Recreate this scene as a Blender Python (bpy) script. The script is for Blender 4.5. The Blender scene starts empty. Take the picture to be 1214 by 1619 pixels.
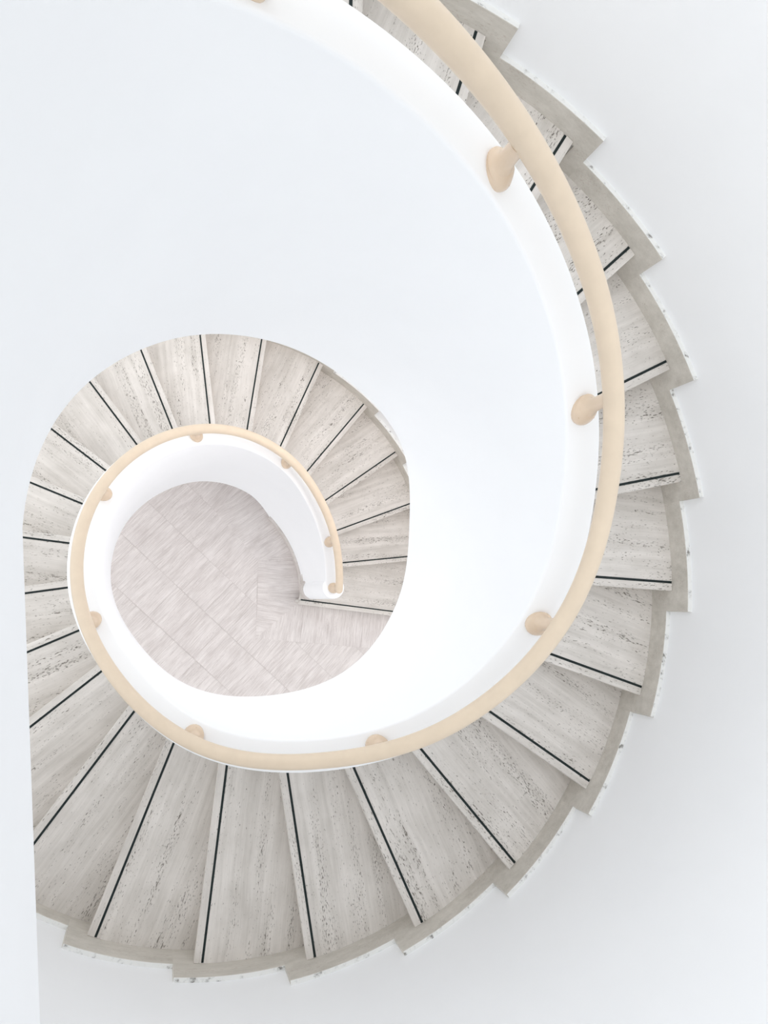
import bpy, bmesh, math, random
from mathutils import Vector, Matrix
random.seed(3)
# ---- plan of the stair: unit s counts steps; small plan and level corrections every two steps
P = dict(cx=-0.53434, cy=-0.29473, cz=7.60819, rx=0.13526, ry=-0.29804, rz=0.12226, f=1153.03562, th0=-0.32428, dth=0.26606, Ro=2.19772, d=-0.01282, Ri=0.85532, W=0.14503, ht=0.96330, hb=-0.61537, hr=1.12053, rr=0.03332, px=0.00052, py=-0.00112, dR=0.00358)
K_dRi = [0.1399, 0.0278, -0.0157, 0.0111, 0.0253, 0.022, 0.0265, 0.0153, -0.0136, 0.0102, 0.0047, 0.0223, 0.004, -0.0445, -0.0568, -0.0723, -0.0768, -0.0312, -0.0025, 0.0011, 0.0039]
K_dht = [0.0004, -0.0148, -0.0082, 0.0114, 0.0263, 0.028, 0.0071, -0.0088, -0.0068, -0.0079, -0.0108, 0.0026, 0.0189, 0.0062, -0.0159, -0.0219, -0.0388, -0.075, -0.045, -0.02, 0.0079]
K_dhb = [0.0151, -0.0007, -0.0233, -0.0589, -0.1038, -0.1236, -0.0553, 0.0114, -0.01, -0.015, 0.0283, 0.0872, -0.009, -0.0337, 0.0801, 0.0352, 0.0613, 0.0396, 0.0633, 0.0219, -0.0106]
K_dhr = [0.0025, 0.0017, 0.0004, -0.0017, -0.0006, 0.001, 0.0001, -0.0011, -0.0017, -0.0044, -0.0045, -0.0003, 0.005, 0.0062, 0.0027, -0.0055, -0.0043, 0.0004, 0.0017, 0.0015, 0.0009]
K_dRr = [0.0137, 0.0091, 0.0021, -0.008, -0.0006, 0.0092, 0.0048, 0.0051, 0.0202, 0.0048, -0.0147, -0.0135, -0.001, 0.0047, -0.0013, -0.015, -0.0148, -0.0065, -0.0015, 0.0009, 0.0024]
K_dRo = [0.0002, -0.0001, -0.0005, -0.001, -0.0015, -0.0014, 0.0005, 0.0063, 0.0176, 0.0332, 0.0302, 0.0196, -0.0201, -0.057, -0.0394, -0.0086, 0.0057, 0.0081, 0.0059, 0.0027, -0.0003]
STEP_TURN = [0.0, 0.0400, 0.0053, 0.0012, -0.0054, -0.0013, 0.0019, 0.0049, 0.005, 0.0028, -0.0022, 0.0004, -0.0005, -0.0008, -0.0024, 0.0002, 0.0015, -0.0059, -0.0065, -0.0153, -0.0114, -0.0114, -0.0052, 0.0013, -0.0018, 0.0059, 0.0061, 0.0037, 0.0085, 0.0127, 0.0115]
STEP_SHIFT = [0.0, -0.1100, 0.0175, 0.015, 0.0084, 0.0006, 0.0028, -0.0002, -0.0035, -0.008, -0.007, -0.0055, -0.0071, -0.0102, -0.0008, -0.0059, -0.0065, 0.0149, -0.0026, 0.0077, 0.0031, 0.0089, -0.0066, -0.0108, -0.0034, -0.0095, -0.0005, 0.0128, 0.0143, 0.0166, 0.0117]
WALL_A0, WALL_A1 = -142, 100     # angular extent of the outer wall, degrees
SKY = (0.955, 0.98, 1.0, 1); SUN_SIDE = (-0.75, 0.1, 0.8); SKY_DIM, SKY_BRIGHT = 0.4, 1.88
EXPOSURE = -0.08
FILLS = ((25.2, 13), (27.5, 11), (29.8, 5.5), (32, 2.5)); FILL_COL = (1.0, 0.93, 0.89)
FLOOR_ANG = math.radians(53); FLOOR_U0 = 0.1
FL = dict(A=(-0.061, 0.673), B=(0.442, 0.222), C=(0.52, -0.57), E=(1.154, -0.57), S=(0.936, -0.15))
H = 0.17                     # rise of one step
N_STEPS = 37                 # steps up to the landing
TURN = 2 * math.pi / P['dth']
W = P['W']

# ------------------------------------------------------------------ helpers
def knots(v, s):
    i = max(0, min(len(v) - 2, int(s // 2)))
    t = s / 2 - i
    def g(j):
        if j < 0: return 2 * v[0] - v[1]
        if j >= len(v): return 2 * v[-1] - v[-2]
        return v[j]
    a, b, c, d = g(i - 1), g(i), g(i + 1), g(i + 2)
    return 0.5 * (2*b + (c - a)*t + (2*a - 5*b + 4*c - d)*t*t + (3*b - a - 3*c + d)*t**3)

S_END = 37.36                # where the curved parapet runs straight along the landing
Z_LAND = H * N_STEPS
def theta(s): return P['th0'] + P['dth'] * s
def r_in(s): return P['Ri'] + knots(K_dRi, s)
def r_out(s): return r_in(s) + W
def r_rail(s): return r_in(s) + W / 2 + P['dR'] + knots(K_dRr, s)
def z_line(s): return H * s
def z_top(s): return H * s + P['ht'] + knots(K_dht, s)
def z_rail(s): return H * s + P['hr'] + knots(K_dht, s) + knots(K_dhr, s)
def z_bot(s):
    z = H * s + P['hb'] + knots(K_dhb, s)
    if s < 6: z -= 0.16 * max(0.0, min(1.0, (6 - s) / 1.5))
    return max(0.0, z)
def r_wall(s):               # face of the skirting; same on every turn
    while s < 14: s += TURN
    return P['Ro'] + knots(K_dRo, s)
def pol(r, th, z): return Vector((r * math.cos(th), r * math.sin(th), z))
def frange(a, b, n): return [a + (b - a) * i / n for i in range(n + 1)]

C = bpy.context.scene.collection
def link(name, bm, mats, parent=None, smooth=True, angle=35, loc=None, rotz=0.0):
    me = bpy.data.meshes.new(name)
    bmesh.ops.recalc_face_normals(bm, faces=bm.faces)
    bm.to_mesh(me); bm.free()
    o = bpy.data.objects.new(name, me)
    C.objects.link(o)
    for m in (mats if isinstance(mats, (list, tuple)) else [mats]): me.materials.append(m)
    if smooth:
        me.polygons.foreach_set('use_smooth', [True] * len(me.polygons))
        me.set_sharp_from_angle(angle=math.radians(angle))
    if loc is not None: o.location = loc
    o.rotation_euler = (0, 0, rotz)
    if parent: o.parent = parent
    return o
def empty(name, label=None, cat=None, kind=None, loc=(0, 0, 0)):
    o = bpy.data.objects.new(name, None); C.objects.link(o); o.location = loc
    o.empty_display_size = 0.2
    if label: o['label'] = label
    if cat: o['category'] = cat
    if kind: o['kind'] = kind
    return o

def loft(bm, rings, closed_ring=True, caps=True):
    vs = [[bm.verts.new(v) for v in r] for r in rings]
    n = len(vs[0])
    for a, b in zip(vs, vs[1:]):
        for i in range(n if closed_ring else n - 1):
            j = (i + 1) % n
            bm.faces.new((a[i], a[j], b[j], b[i]))
    if caps:
        bm.faces.new(vs[0]); bm.faces.new(list(reversed(vs[-1])))
    return vs
def prism(bm, poly, z0, z1, mi=0):
    lo = [bm.verts.new((x, y, z0)) for x, y in poly]
    hi = [bm.verts.new((x, y, z1)) for x, y in poly]
    n = len(poly)
    fs = [bm.faces.new(hi), bm.faces.new(list(reversed(lo)))]
    for i in range(n):
        j = (i + 1) % n
        fs.append(bm.faces.new((lo[i], lo[j], hi[j], hi[i])))
    for f in fs: f.material_index = mi
    return fs
def bevel_top(bm, w, seg=2):
    zt = max(v.co.z for v in bm.verts)
    ed = [e for e in bm.edges if all(abs(v.co.z - zt) < 1e-5 for v in e.verts)]
    bmesh.ops.bevel(bm, geom=ed, offset=w, segments=seg, affect='EDGES', profile=0.5)

# ---------------------------------------------------------------- materials
def new_mat(name):
    m = bpy.data.materials.new(name); m.use_nodes = True
    nt = m.node_tree; b = nt.nodes['Principled BSDF']
    return m, nt, b
def node(nt, t, **kw):
    n = nt.nodes.new(t)
    for k, v in kw.items():
        if k in n.inputs: n.inputs[k].default_value = v
        else: setattr(n, k, v)
    return n
def ramp(nt, src, stops):
    r = nt.nodes.new('ShaderNodeValToRGB')
    el = r.color_ramp.elements
    while len(el) < len(stops): el.new(0.5)
    for e, (p_, c) in zip(el, stops):
        e.position = p_; e.color = (c[0], c[1], c[2], 1) if len(c) == 3 else c
    nt.links.new(src, r.inputs[0]); return r
def mix(nt, fac, a, b, mode='MIX'):
    m = nt.nodes.new('ShaderNodeMix'); m.data_type = 'RGBA'; m.blend_type = mode
    for sock, v in ((m.inputs[0], fac), (m.inputs[6], a), (m.inputs[7], b)):
        if isinstance(v, bpy.types.NodeSocket): nt.links.new(v, sock)
        elif isinstance(v, (int, float)): sock.default_value = v
        else: sock.default_value = (*v, 1)
    return m.outputs[2]
def mathn(nt, op, a, b=None, clamp=False):
    m = nt.nodes.new('ShaderNodeMath'); m.operation = op; m.use_clamp = clamp
    for sock, v in ((m.inputs[0], a), (m.inputs[1], b)):
        if v is None: continue
        if isinstance(v, bpy.types.NodeSocket): nt.links.new(v, sock)
        else: sock.default_value = v
    return m.outputs[0]
def mapped(nt, src, scale, off=None):
    mp = nt.nodes.new('ShaderNodeMapping'); mp.inputs['Scale'].default_value = scale
    nt.links.new(src, mp.inputs['Vector'])
    if off is not None: nt.links.new(off, mp.inputs['Location'])
    return mp.outputs[0]
def noise(nt, vec, scale=1.0, detail=3.0, rough=0.55):
    n = nt.nodes.new('ShaderNodeTexNoise'); n.inputs['Scale'].default_value = scale
    n.inputs['Detail'].default_value = detail; n.inputs['Roughness'].default_value = rough
    nt.links.new(vec, n.inputs['Vector']); return n.outputs['Fac']

def mat_plaster():
    m, nt, b = new_mat('white_plaster')
    tc = node(nt, 'ShaderNodeTexCoord')
    n1 = noise(nt, tc.outputs['Object'], 2.5, 4)
    r = ramp(nt, n1, [(0.3, WHITE[0]), (0.7, WHITE[1])])
    nt.links.new(r.outputs[0], b.inputs['Base Color'])
    b.inputs['Roughness'].default_value = 0.75
    b.inputs['Specular IOR Level'].default_value = 0.25
    n2 = noise(nt, tc.outputs['Object'], 60, 3)
    bp = node(nt, 'ShaderNodeBump', Strength=0.04, Distance=0.004)
    nt.links.new(n2, bp.inputs['Height']); nt.links.new(bp.outputs[0], b.inputs['Normal'])
    return m

def mat_travertine(name, lo, hi, pore, coord='Object', pores=1.0, streak=1.0, vary=0.05, fine_w=0.25, blot_w=0.55, st_sc=26):
    """streaks and pores run along local x"""
    m, nt, b = new_mat(name)
    tc = node(nt, 'ShaderNodeTexCoord'); oi = node(nt, 'ShaderNodeObjectInfo')
    if coord == 'Object':
        off = nt.nodes.new('ShaderNodeCombineXYZ')
        for k, f in ((0, 13.7), (1, 29.1), (2, 7.3)):
            nt.links.new(mathn(nt, 'MULTIPLY', oi.outputs['Random'], f), off.inputs[k])
        ad = nt.nodes.new('ShaderNodeVectorMath'); ad.operation = 'ADD'
        nt.links.new(tc.outputs['Object'], ad.inputs[0]); nt.links.new(off.outputs[0], ad.inputs[1])
        v = ad.outputs[0]
    else:
        v = tc.outputs['UV']
    # gentle waviness of the bedding
    wob = noise(nt, mapped(nt, v, (1.5, 1.5, 1.5)), 1.0, 2)
    dis = nt.nodes.new('ShaderNodeCombineXYZ')
    nt.links.new(mathn(nt, 'MULTIPLY', wob, 0.05), dis.inputs[1])
    ad2 = nt.nodes.new('ShaderNodeVectorMath'); ad2.operation = 'ADD'
    nt.links.new(v, ad2.inputs[0]); nt.links.new(dis.outputs[0], ad2.inputs[1])
    v = ad2.outputs[0]
    st = noise(nt, mapped(nt, v, (0.9, st_sc, st_sc)), 1.0, 5, 0.6)
    fine = noise(nt, mapped(nt, v, (6, 150, 150)), 1.0, 3, 0.6)
    blot = noise(nt, mapped(nt, v, (4, 7, 7)), 1.0, 4, 0.6)
    s1 = mathn(nt, 'ADD', mathn(nt, 'MULTIPLY', st, 0.6 * streak), mathn(nt, 'MULTIPLY', blot, blot_w))
    s1 = mathn(nt, 'ADD', s1, mathn(nt, 'MULTIPLY', fine, fine_w * streak))
    base = 0.5 * (0.6 * streak + blot_w + fine_w * streak)
    s1 = mathn(nt, 'DIVIDE', s1, 2 * base)
    r = ramp(nt, s1, [(0.5 - 0.095 / base, lo), (0.5 + 0.095 / base, hi)])
    col = r.outputs[0]
    # tone differs a little from slab to slab
    hs = nt.nodes.new('ShaderNodeHueSaturation')
    vv = mathn(nt, 'ADD', mathn(nt, 'MULTIPLY', oi.outputs['Random'], vary), 1.0 - vary / 2)
    nt.links.new(vv, hs.inputs['Value']); nt.links.new(col, hs.inputs['Color']); col = hs.outputs[0]
    if pores > 0:
        band = noise(nt, mapped(nt, v, (1.1, 13, 13)), 1.0, 2)
        bandm = ramp(nt, band, [(0.42, (0, 0, 0)), (0.64, (1, 1, 1))]).outputs[0]
        pn = noise(nt, mapped(nt, v, (52, 175, 175)), 1.0, 2.0, 0.5)
        big = noise(nt, mapped(nt, v, (20, 90, 90)), 1.0, 2.0, 0.5)
        th = mathn(nt, 'MULTIPLY', bandm, 0.125)
        pm = mathn(nt, 'MULTIPLY', mathn(nt, 'SUBTRACT', mathn(nt, 'ADD', pn, th), 0.683), 10.0, True)
        pb = mathn(nt, 'MULTIPLY', mathn(nt, 'SUBTRACT', mathn(nt, 'ADD', big, th), 0.757), 12.0, True)
        mask = mathn(nt, 'MULTIPLY', mathn(nt, 'MAXIMUM', pm, pb), pores, True)
        col = mix(nt, mask, col, pore)
        inv = mathn(nt, 'SUBTRACT', 1.0, mask)
        bp = node(nt, 'ShaderNodeBump', Strength=0.5, Distance=0.003)
        nt.links.new(inv, bp.inputs['Height']); nt.links.new(bp.outputs[0], b.inputs['Normal'])
    nt.links.new(col, b.inputs['Base Color'])
    b.inputs['Roughness'].default_value = 0.6
    b.inputs['Specular IOR Level'].default_value = 0.3
    return m

def mat_plain(name, col, rough=0.5, spec=0.5, var=0.0, scale=8, bump=0.0):
    m, nt, b = new_mat(name)
    tc = node(nt, 'ShaderNodeTexCoord')
    n = noise(nt, tc.outputs['Object'], scale, 4)
    lo = tuple(c * (1 - var) for c in col); hi = tuple(min(1, c * (1 + var)) for c in col)
    r = ramp(nt, n, [(0.3, lo), (0.7, hi)])
    nt.links.new(r.outputs[0], b.inputs['Base Color'])
    b.inputs['Roughness'].default_value = rough
    b.inputs['Specular IOR Level'].default_value = spec
    if bump:
        bp = node(nt, 'ShaderNodeBump', Strength=bump, Distance=0.003)
        nt.links.new(noise(nt, tc.outputs['Object'], scale * 6, 3), bp.inputs['Height'])
        nt.links.new(bp.outputs[0], b.inputs['Normal'])
    return m

def mat_grimy_edge():
    m, nt, b = new_mat('painted_skirting_edge')
    tc = node(nt, 'ShaderNodeTexCoord')
    n = noise(nt, tc.outputs['Object'], 22, 5, 0.65)
    r = ramp(nt, n, [(0.52, EDGE), (0.60, tuple(c * 0.86 for c in EDGE)), (0.68, (0.25, 0.24, 0.22))])
    nt.links.new(r.outputs[0], b.inputs['Base Color'])
    b.inputs['Roughness'].default_value = 0.8
    return m

WHITE = ((0.91, 0.92, 0.936), (0.928, 0.938, 0.953))
EDGE = (0.80, 0.80, 0.78)
M_white = mat_plaster()
M_tread = mat_travertine('travertine_tread', (0.56, 0.525, 0.485), (0.77, 0.73, 0.69), (0.20, 0.18, 0.155))
M_riser = mat_travertine('travertine_riser', (0.55, 0.52, 0.48), (0.70, 0.67, 0.63), (0.16, 0.14, 0.12), pores=0.5)
M_skirt = mat_travertine('travertine_skirting', (0.52, 0.49, 0.44), (0.68, 0.645, 0.59), (0.3, 0.18, 0.15), pores=0.25)
M_floor = mat_travertine('travertine_floor', (0.58, 0.53, 0.51), (0.77, 0.725, 0.705), (0.3, 0.26, 0.24), coord='UV', pores=0.25, streak=0.95, fine_w=1.1, blot_w=0.6, st_sc=34)
M_grout = mat_plain('floor_joint', (0.56, 0.51, 0.49), 0.9, 0.2, 0.1)
M_strip = mat_plain('dark_grip_strip', (0.012, 0.020, 0.020), 0.7, 0.3, 0.2, 30)
M_edge = mat_grimy_edge()
M_rail = mat_plain('beige_rail_paint', (0.72, 0.60, 0.465), 0.42, 0.4, 0.03, 14)
M_post = mat_plain('beige_bracket_paint', (0.70, 0.56, 0.425), 0.25, 0.5, 0.04, 14)
M_screw = mat_plain('painted_screw', (0.60, 0.44, 0.30), 0.5, 0.4, 0.1, 30)
M_base = mat_travertine('travertine_plinth', (0.5, 0.46, 0.43), (0.68, 0.64, 0.61), (0.25, 0.22, 0.2), pores=0.3)

# ---------------------------------------------------------------- staircase
stair = empty('spiral_staircase',
              'spiral staircase of pale travertine steps with dark grip strips on the nosings', 'staircase')

def step_frame(i):
    if i <= 30: return theta(i) + STEP_TURN[i], P['d'] + STEP_SHIFT[i]
    return theta(i) + STEP_TURN[30], P['d'] + STEP_SHIFT[30]
NOSE = 0.046
def step_line(i, off):
    """front line of step i in world plan, moved by off along the climb: point, direction"""
    th, d = step_frame(i)
    e = Vector((math.cos(th), math.sin(th))); n = Vector((-e.y, e.x))
    return n * (d + off), e
def on_line(i, off, r):
    q, e = step_line(i, off)
    b = q.dot(e); c = q.dot(q) - r * r
    return q + e * (-b + math.sqrt(max(0, b * b - c)))
def ang_s(v, near):
    s = (math.atan2(v.y, v.x) - P['th0']) / P['dth']
    return s + TURN * round((near - s) / TURN)

def step_outline(i, off0, j, off1, ri_extra=-0.02, ro_extra=0.0, inner=None):
    def R(s): return r_wall(s) + ro_extra
    def I(s): return (inner if inner is not None else r_out(s) + ri_extra)
    a1 = on_line(i, off0, R(i)); b1 = on_line(j, off1, R(j))
    a0 = on_line(i, off0, I(i)); b0 = on_line(j, off1, I(j))
    sa, sb = ang_s(a1, i), ang_s(b1, j)
    outer = [(lambda r, t: Vector((r * math.cos(t), r * math.sin(t))))(R(s), theta(s)) for s in frange(sa, sb, 8)]
    sa, sb = ang_s(b0, j), ang_s(a0, i)
    inn = [(lambda r, t: Vector((r * math.cos(t), r * math.sin(t))))(I(s), theta(s)) for s in frange(sa, sb, 5)]
    return outer + inn

for i in range(1, N_STEPS + 1):
    th, d = step_frame(i)
    rot = Matrix.Rotation(-th, 2)
    z = H * i
    # tread slab, modelled in a frame whose x axis runs along the nosing
    inner = 0.895 if i == 1 else None
    pts = [rot @ v for v in step_outline(i, -NOSE, i + 1, 0.03, inner=inner)]
    bm = bmesh.new()
    prism(bm, [(v.x, v.y) for v in pts], -0.032, 0.0)
    bevel_top(bm, 0.003, 2)
    tr = link('tread', bm, M_tread, stair, loc=(0, 0, z), rotz=th, angle=30)
    # dark grip strip let into the nosing
    r0 = (0.905 if i == 1 else r_out(i) - 0.015); r1 = r_wall(i) - 0.004
    bm = bmesh.new()
    prism(bm, [(r0, d - 0.0065), (r1, d - 0.0065), (r1, d + 0.0065), (r0, d + 0.0065)], -0.004, 0.0014)
    link('grip_strip', bm, M_strip, tr, smooth=False)
    # riser under the nosing
    pts = [rot @ v for v in step_outline(i, -NOSE + 0.018, i, 0.0, inner=inner)]
    bm = bmesh.new()
    prism(bm, [(v.x, v.y) for v in pts], -H + 0.0005, -0.0325)
    link('riser', bm, M_riser, stair, loc=(0, 0, z), rotz=th)

# white parapet: curved run, then straight along the landing
th_e = theta(S_END)
DIR = Vector((math.cos(th_e + math.pi / 2 - 0.0), math.sin(th_e + math.pi / 2), 0))
L_STRAIGHT = 3.6
def sweep(r0f, r1f, zb, zt, s0, s1, n, straight=True, rnd=0.012):
    rings = []
    def ring(pin, pout, b0, t0):
        out = (pout - pin).normalized()
        up = Vector((0, 0, 1))
        k = rnd
        pts = [pin + up * b0]
        for a in range(4):
            t = a / 3 * math.pi / 2
            pts.append(pin + out * (k - k * math.cos(t)) + up * (t0 - k + k * math.sin(t)))
        for a in range(4):
            t = a / 3 * math.pi / 2
            pts.append(pout - out * (k - k * math.sin(t)) + up * (t0 - k + k * math.cos(t)))
        pts.append(pout + up * b0)
        return pts
    for s in frange(s0, s1, n):
        t = theta(s)
        rings.append(ring(pol(r0f(s), t, 0), pol(r1f(s), t, 0), zb(s), zt(s)))
    if straight:
        s = s1; t = theta(s)
        for k in range(1, 9):
            q = DIR * (L_STRAIGHT * k / 8)
            e = min(1.0, k / 3)
            rings.append(ring(pol(r0f(s), t, 0) + q, pol(r1f(s), t, 0) + q, zb(s), zt(s)))
    return rings
S_NEWEL = 1.142
bm = bmesh.new()
loft(bm, sweep(r_in, r_out, z_bot, z_top, S_NEWEL, S_END, 260))
balus = empty('balustrade', 'solid white plastered balustrade curving down round the open well beside the stone steps', 'balustrade')
link('parapet', bm, M_white, balus, angle=40)

# round newel that ends the parapet on the first step
nc = pol(r_in(S_NEWEL) + W / 2, theta(S_NEWEL), 0)
zt_n = z_top(S_NEWEL) + 0.004
def lathe(bm, prof, cx, cy, n=40):
    rings = [[Vector((cx + r * math.cos(2*math.pi*k/n), cy + r * math.sin(2*math.pi*k/n), z)) for k in range(n)] for r, z in prof]
    loft(bm, rings)
bm = bmesh.new()
RN = 0.101
lathe(bm, [(RN, H + 0.001), (RN, zt_n - 0.01), (RN - 0.003, zt_n - 0.003), (RN - 0.01, zt_n)], nc.x, nc.y)
link('newel_post', bm, M_white, balus)
# stone plinth round the foot of the newel and along the foot of the parapet
bm = bmesh.new()
a0 = theta(S_NEWEL)
n = 26
rings = []
for k in range(n + 1):
    a = a0 + math.pi * 0.80 + math.pi * 0.62 * k / n
    c, s_ = math.cos(a), math.sin(a)
    rings.append([Vector((nc.x + r * c, nc.y + r * s_, z)) for r, z in ((RN - .01, H), (RN + .016, H), (RN + .016, H + .085), (RN + .010, H + .092), (RN - .01, H + .092))])
loft(bm, rings)
rings = []
for s in frange(1.0, 4.75, 30):
    t = theta(s); r = r_in(s)
    rings.append([pol(r + .01, t, 0.0), pol(r - .020, t, 0.0), pol(r - .020, t, .095), pol(r - .014, t, .10), pol(r + .01, t, .10)])
loft(bm, rings)
link('plinth', bm, M_base, balus)['label'] = 'narrow travertine plinth'

# sloping white underside of the flight
bm = bmesh.new()
rings = []
for s in frange(2.2, S_END, 200):
    t = theta(s); r0 = r_out(s) - 0.02; r1 = r_wall(s) + 0.02
    b0 = z_bot(s); t0 = max(b0 + 0.01, H * s - 0.215)
    rings.append([pol(r0, t, b0), pol(r1, t, b0), pol(r1, t, t0), pol(r0, t, t0)])
loft(bm, rings)
link('soffit', bm, M_white, stair)

# landing slab at the head of the flight
bm = bmesh.new()
q0 = on_line(N_STEPS, 0.02, r_out(N_STEPS)); q1 = on_line(N_STEPS, 0.02, r_wall(N_STEPS))
e0 = pol(r_out(S_END) - 0.02, th_e, 0)
e1 = e0 + DIR * L_STRAIGHT
poly = [(e0.x, e0.y), (e1.x, e1.y), (-3.9, e1.y), (-3.9, q1.y), (q1.x, q1.y)]
prism(bm, poly, Z_LAND - 0.35, Z_LAND - 0.034)
link('landing', bm, M_tread, stair)

# ------------------------------------------------------------------ handrail
rail = empty('handrail', 'beige painted round handrail spiralling on short posts above the white balustrade', 'handrail')
RR = P['rr']
S_RAIL0 = 1.07
path = [pol(r_rail(s), theta(s), z_rail(s)) for s in frange(S_RAIL0, S_END, 420)]
pe = path[-1]
for k in range(1, 9): path.append(pe + DIR * (L_STRAIGHT * k / 8))
def tube(bm, path, r, n=20, round_start=True):
    rings = []
    for k, q in enumerate(path):
        a = path[max(0, k - 1)]; b = path[min(len(path) - 1, k + 1)]
        t = (b - a).normalized()
        side = t.cross(Vector((0, 0, 1))).normalized(); up = side.cross(t)
        def ring(c, rr): return [c + (side * math.cos(2*math.pi*j/n) + up * math.sin(2*math.pi*j/n)) * rr for j in range(n)]
        if k == 0 and round_start:
            for m in range(5):
                f = m / 5 * math.pi / 2
                rings.append(ring(q - t * r * math.cos(f), max(1e-4, r * math.sin(f))) if m else ring(q - t * r, r * 0.12))
        rings.append(ring(q, r))
    loft(bm, rings)
bm = bmesh.new(); tube(bm, path, RR)
link('rail', bm, M_rail, rail, angle=60)

def bracket(s, dr=0.0):
    t = theta(s)
    foot = pol(r_in(s) + W / 2 + dr, t, z_top(s))
    head = pol(r_rail(s), t, z_rail(s) - RR * 0.6)
    tan = (pol(r_in(s + .2), theta(s + .2), z_top(s + .2)) - pol(r_in(s - .2), theta(s - .2), z_top(s - .2))).normalized()
    rad = Vector((math.cos(t), math.sin(t), 0))
    nrm = rad.cross(tan); nrm = nrm if nrm.z > 0 else -nrm
    if s < 1.2: nrm = Vector((0, 0, 1)); foot = Vector((nc.x, nc.y, zt_n)); rad = Vector((1, 0, 0))
    root = empty('bracket'); root.parent = rail
    N = 28
    def ring(c, ax, r):
        u = (rad - ax * rad.dot(ax)).normalized(); v = ax.cross(u)
        return [c + (u * math.cos(2*math.pi*k/N) + v * math.sin(2*math.pi*k/N)) * r for k in range(N)]
    big = 1.0 if s > 1.2 else 0.98
    bm = bmesh.new()
    loft(bm, [ring(foot + nrm * z, nrm, r * big) for r, z in ((.0515, -.004), (.0525, .004), (.0522, .010), (.050, .016), (.045, .022), (.037, .028), (.028, .034), (.018, .040))])
    pl = link('base_plate', bm, M_post, root)
    ax = (head - foot)
    bm = bmesh.new(); rings = []
    for k, (f, r) in enumerate(((.16, .046), (.22, .0365), (.29, .0300), (.37, .0258), (.46, .0235), (.6, .0225), (.78, .0225), (.9, .0240), (1.0, .027))):
        c = foot + ax * f + nrm * (0.0)
        a = nrm.lerp(ax.normalized(), min(1, f / .45)).normalized()
        rings.append(ring(c, a, r * big))
    loft(bm, rings)
    link('stem', bm, M_post, root)
    for k in (0.6, 2.7, 4.8):
        bm = bmesh.new()
        u = (rad - nrm * rad.dot(nrm)).normalized(); v = nrm.cross(u)
        c = foot + (u * math.cos(k + t) + v * math.sin(k + t)) * .040 * big
        loft(bm, [ring(c + nrm * z, nrm, r) for r, z in ((.0032, .015), (.0032, .0245), (.002, .0255))])
        link('screw', bm, M_screw, pl)
    return root
BR = [1.11, 2.72, 5.84, 8.80, 11.82, 14.85, 17.86, 20.90, 23.89, 26.98, 30.17, 33.25]
for s in BR: bracket(s)

# ----------------------------------------------------------- the setting
SK = {18: (.184, .170), 19: (.192, .151), 20: (.198, .150), 21: (.200, .135), 22: (.188, .134), 23: (.183, .116), 24: (.166, .122),
      25: (.169, .122), 26: (.151, .106), 27: (.140, .117), 28: (.121, .120), 29: (.112, .113), 30: (.118, .108)}
def sk(i):
    if i in SK: return SK[i]
    return (.15, .118) if i > 13 else (.17, .140)
T_SK = 0.027
base = empty('baseboard_outer', 'stepped travertine skirting following the stairs along the outer wall', None, 'structure')
for i in range(1, N_STEPS):
    a, b = sk(i); a2, b2 = sk(i + 1)
    Rm = P['Ro'] * P['dth']
    s0 = i - a / Rm; s1 = i + 1 - a2 / Rm; sm = i - 0.030 / Rm
    bm = bmesh.new()
    cols = [(s, H * (i - 1)) for s in frange(s0, sm, 3)] + [(s, H * i - 0.02) for s in frange(sm + .001, s1, 9)]
    rings = []
    for s, zl in cols:
        t = theta(s); r = r_wall(s); zt = H * i + b
        rings.append([pol(r, t, max(0, zl)), pol(r, t, zt - .002), pol(r + .002, t, zt), pol(r + T_SK, t, zt), pol(r + T_SK, t, max(0, zl))])
    loft(bm, rings)
    for f in bm.faces:
        f.normal_update()
        if abs(f.normal.z) > 0.95 and f.calc_center_median().z > H * i + b - 0.01: f.material_index = 1
    link('skirting_slab', bm, [M_skirt, M_edge], base, angle=30)

# outer wall, plastered; open on the left where the landing and the lobby are
def wall_piece(name, a0, a1, z0, z1, n):
    bm = bmesh.new(); rings = []
    for a in frange(a0, a1, n):
        s = (a - P['th0']) / P['dth']
        while s < 14: s += TURN
        while s > 14 + TURN: s -= TURN
        r = r_wall(s) + T_SK
        rings.append([pol(r, a, z0), pol(r + .22, a, z0), pol(r + .22, a, z1), pol(r, a, z1)])
    loft(bm, rings)
    o = link(name, bm, M_white, angle=30); o['kind'] = 'structure'
    return o
D = math.radians
Z_WALL = 6.7
wall_piece('wall_right', D(-12), D(WALL_A1), 0, Z_WALL, 70)
wall_piece('wall_front', D(WALL_A0), D(-12), 2.5, Z_WALL, 80)

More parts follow.
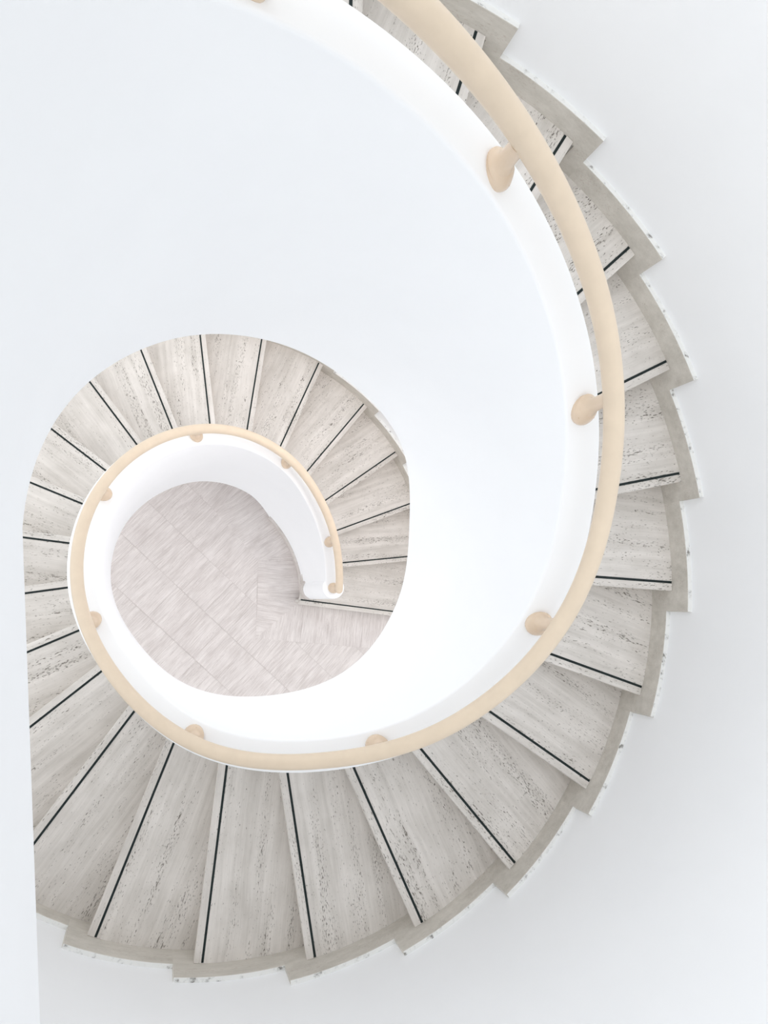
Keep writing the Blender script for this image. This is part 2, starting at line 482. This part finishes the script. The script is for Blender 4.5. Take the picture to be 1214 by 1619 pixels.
# ground floor of travertine planks laid on the slant, with a border round the stair foot
def build_floor():
    bm = bmesh.new(); uv = bm.loops.layers.uv.new('UVMap')
    X0, X1, Y0, Y1 = -5.0, 4.5, -5.0, 3.2
    def quad(pts, z, ang, mi, ou=0.0, ov=0.0):
        f = bm.faces.new([bm.verts.new((x, y, z)) for x, y in pts]); f.material_index = mi
        c, s = math.cos(ang), math.sin(ang)
        for l in f.loops:
            x, y = l.vert.co.x, l.vert.co.y
            l[uv].uv = (x * c + y * s + ou, -x * s + y * c + ov)
        return f
    quad([(X0, Y0), (X1, Y0), (X1, Y1), (X0, Y1)], -0.002, 0, 1)
    rng = random.Random(4)
    ang = FLOOR_ANG
    c, s = math.cos(ang), math.sin(ang)
    g = 0.0012
    def clip(poly, px, py, nx, ny):      # keep the side where (p - p0).n <= 0
        out = []
        for k in range(len(poly)):
            a, b = poly[k], poly[(k + 1) % len(poly)]
            da = (a[0]-px)*nx + (a[1]-py)*ny; db = (b[0]-px)*nx + (b[1]-py)*ny
            if da <= 0: out.append(a)
            if (da < 0 < db) or (db < 0 < da):
                t = da / (da - db); out.append((a[0] + (b[0]-a[0])*t, a[1] + (b[1]-a[1])*t))
        return out
    # border strips: convex pieces, each with its own grain direction
    A, B, Cc, E = FL['A'], FL['B'], FL['C'], FL['E']
    def area(p): return abs(sum(p[k][0]*p[(k+1)%len(p)][1] - p[(k+1)%len(p)][0]*p[k][1] for k in range(len(p)))) / 2
    # the border region is everything right of the chain far-A-B-C-E; cut the field planks into convex parts outside it
    nAB = (-(B[1]-A[1]), B[0]-A[0]); l = math.hypot(*nAB); nAB = (nAB[0]/l, nAB[1]/l)    # points to the stair side
    nBC = (-(Cc[1]-B[1]), Cc[0]-B[0]); l = math.hypot(*nBC); nBC = (nBC[0]/l, nBC[1]/l)
    nCE = (-(E[1]-Cc[1]), E[0]-Cc[0]); l = math.hypot(*nCE); nCE = (nCE[0]/l, nCE[1]/l)
    row, wid = 0.40, 0.305
    for ku in range(-16, 17):
        shift = rng.random() * wid
        for kv in range(-26, 27):
            u0, u1 = ku * row + FLOOR_U0, (ku + 1) * row + FLOOR_U0
            v0, v1 = kv * wid + shift, (kv + 1) * wid + shift
            poly = [(u*c - v*s, u*s + v*c) for u, v in ((u0+g, v0+g), (u1-g, v0+g), (u1-g, v1-g), (u0+g, v1-g))]
            for px, py, nx, ny in ((X0, 0, -1, 0), (X1, 0, 1, 0), (0, Y0, 0, -1), (0, Y1, 0, 1)): poly = clip(poly, px, py, nx, ny) if poly else poly
            if len(poly) < 3: continue
            ou, ov = rng.random() * 9, rng.random() * 9
            p1 = clip(poly, A[0], A[1], *nAB)
            o1 = clip(poly, A[0], A[1], -nAB[0], -nAB[1])
            q1 = clip(p1, B[0], B[1], *nBC) if len(p1) > 2 else []
            r1 = clip(p1, B[0], B[1], -nBC[0], -nBC[1]) if len(p1) > 2 else []
            q2 = clip(r1, Cc[0], Cc[1], *nCE) if len(r1) > 2 else []
            q3 = clip(o1, Cc[0], Cc[1], *nCE) if len(o1) > 2 else []
            for q in (q1, q2, q3):
                if len(q) > 2 and area(q) > 1e-5: quad(q, 0.0, ang, 0, ou, ov)
    # border
    S1 = FL['S']                          # inner corner of the first step
    def far(q, k): return (q[0] + nAB[0] * k, q[1] + nAB[1] * k)
    top = (A[0] - (B[0]-A[0]) * 0.7, A[1] - (B[1]-A[1]) * 0.7)
    P1 = (1.25, 0.50); M = ((B[0]+Cc[0])/2, (B[1]+Cc[1])/2 + .04); M2 = (1.25, M[1])
    quad([top, A, far(A, 1.1), far(top, 1.1)], 0.0, FLOOR_ANG, 0, 5.3, 2.2)
    quad([A, B, P1, far(A, 1.1)], 0.0, FLOOR_ANG - 0.2, 0, 3.3, 1.2)
    quad([B, M, M2, P1], 0.0, 0.10, 0, 7.1, 4.4)
    quad([M, Cc, S1, M2], 0.0, -0.05, 0, 1.7, 6.1)
    x = S1[0] + 0.04
    quad([Cc, (x - g, E[1]), (x - g, S1[1]), S1], 0.0, math.pi/2 - 0.1, 0, 2.9, 3.1)
    while x < 2.7:
        x2 = x + 0.33
        quad([(x+g, E[1]+g), (x2-g, E[1]+g), (x2-g, S1[1]+.02), (x+g, S1[1]+.02)], 0.0, math.pi/2, 0, rng.random()*9, rng.random()*9)
        x = x2
    for f in bm.faces:
        f.normal_update()
        if f.normal.z < 0: f.normal_flip()
    me = bpy.data.meshes.new('floor'); bm.to_mesh(me); bm.free()
    me.materials.append(M_floor); me.materials.append(M_grout)
    o = bpy.data.objects.new('floor', me); C.objects.link(o); o['kind'] = 'structure'
build_floor()

# ------------------------------------------------------------------- light
w = bpy.data.worlds.new('overcast_sky'); bpy.context.scene.world = w
w.use_nodes = True
bg = w.node_tree.nodes['Background']
wt = w.node_tree
tc = wt.nodes.new('ShaderNodeTexCoord'); dot = wt.nodes.new('ShaderNodeVectorMath'); dot.operation = 'DOT_PRODUCT'
wt.links.new(tc.outputs['Generated'], dot.inputs[0]); dot.inputs[1].default_value = Vector(SUN_SIDE).normalized()
mr = wt.nodes.new('ShaderNodeMapRange'); mr.inputs['From Min'].default_value = -1.0; mr.inputs['From Max'].default_value = 1.0
mr.inputs['To Min'].default_value = SKY_DIM; mr.inputs['To Max'].default_value = SKY_BRIGHT
wt.links.new(dot.outputs['Value'], mr.inputs['Value'])
wt.links.new(mr.outputs[0], bg.inputs['Strength'])          # overcast sky, brighter overhead and on the sun's side
bg.inputs['Color'].default_value = SKY
for s_, pw in FILLS:         # unseen fill lights added below the upper flight to brighten the lower steps
    ld = bpy.data.lights.new('soffit_fill', 'AREA'); ld.shape = 'DISK'; ld.size = 0.30; ld.energy = pw
    ld.color = FILL_COL
    lo = bpy.data.objects.new('soffit_fill', ld); C.objects.link(lo)
    t = theta(s_); lo.location = pol((r_out(s_) + r_wall(s_)) / 2, t, z_bot(s_) - 0.03)

# ------------------------------------------------------------------ camera
rv = Vector((P['rx'], P['ry'], P['rz']))
cam = bpy.data.cameras.new('camera'); co = bpy.data.objects.new('camera', cam); C.objects.link(co)
co.matrix_world = Matrix.Translation((P['cx'], P['cy'], P['cz'])) @ Matrix.Rotation(rv.length, 4, rv.normalized())
cam.sensor_fit = 'HORIZONTAL'; cam.sensor_width = 36.0
cam.lens = P['f'] / 1214 * 36.0
cam.clip_start = 0.02
sc = bpy.context.scene
sc.camera = co
sc.view_settings.view_transform = 'Standard'; sc.view_settings.look = 'None'
sc.view_settings.exposure = EXPOSURE; sc.view_settings.gamma = 1.0
sc.view_settings.use_curve_mapping = False
sc.cycles.max_bounces = 24; sc.cycles.diffuse_bounces = 20
sc.cycles.use_denoising = True
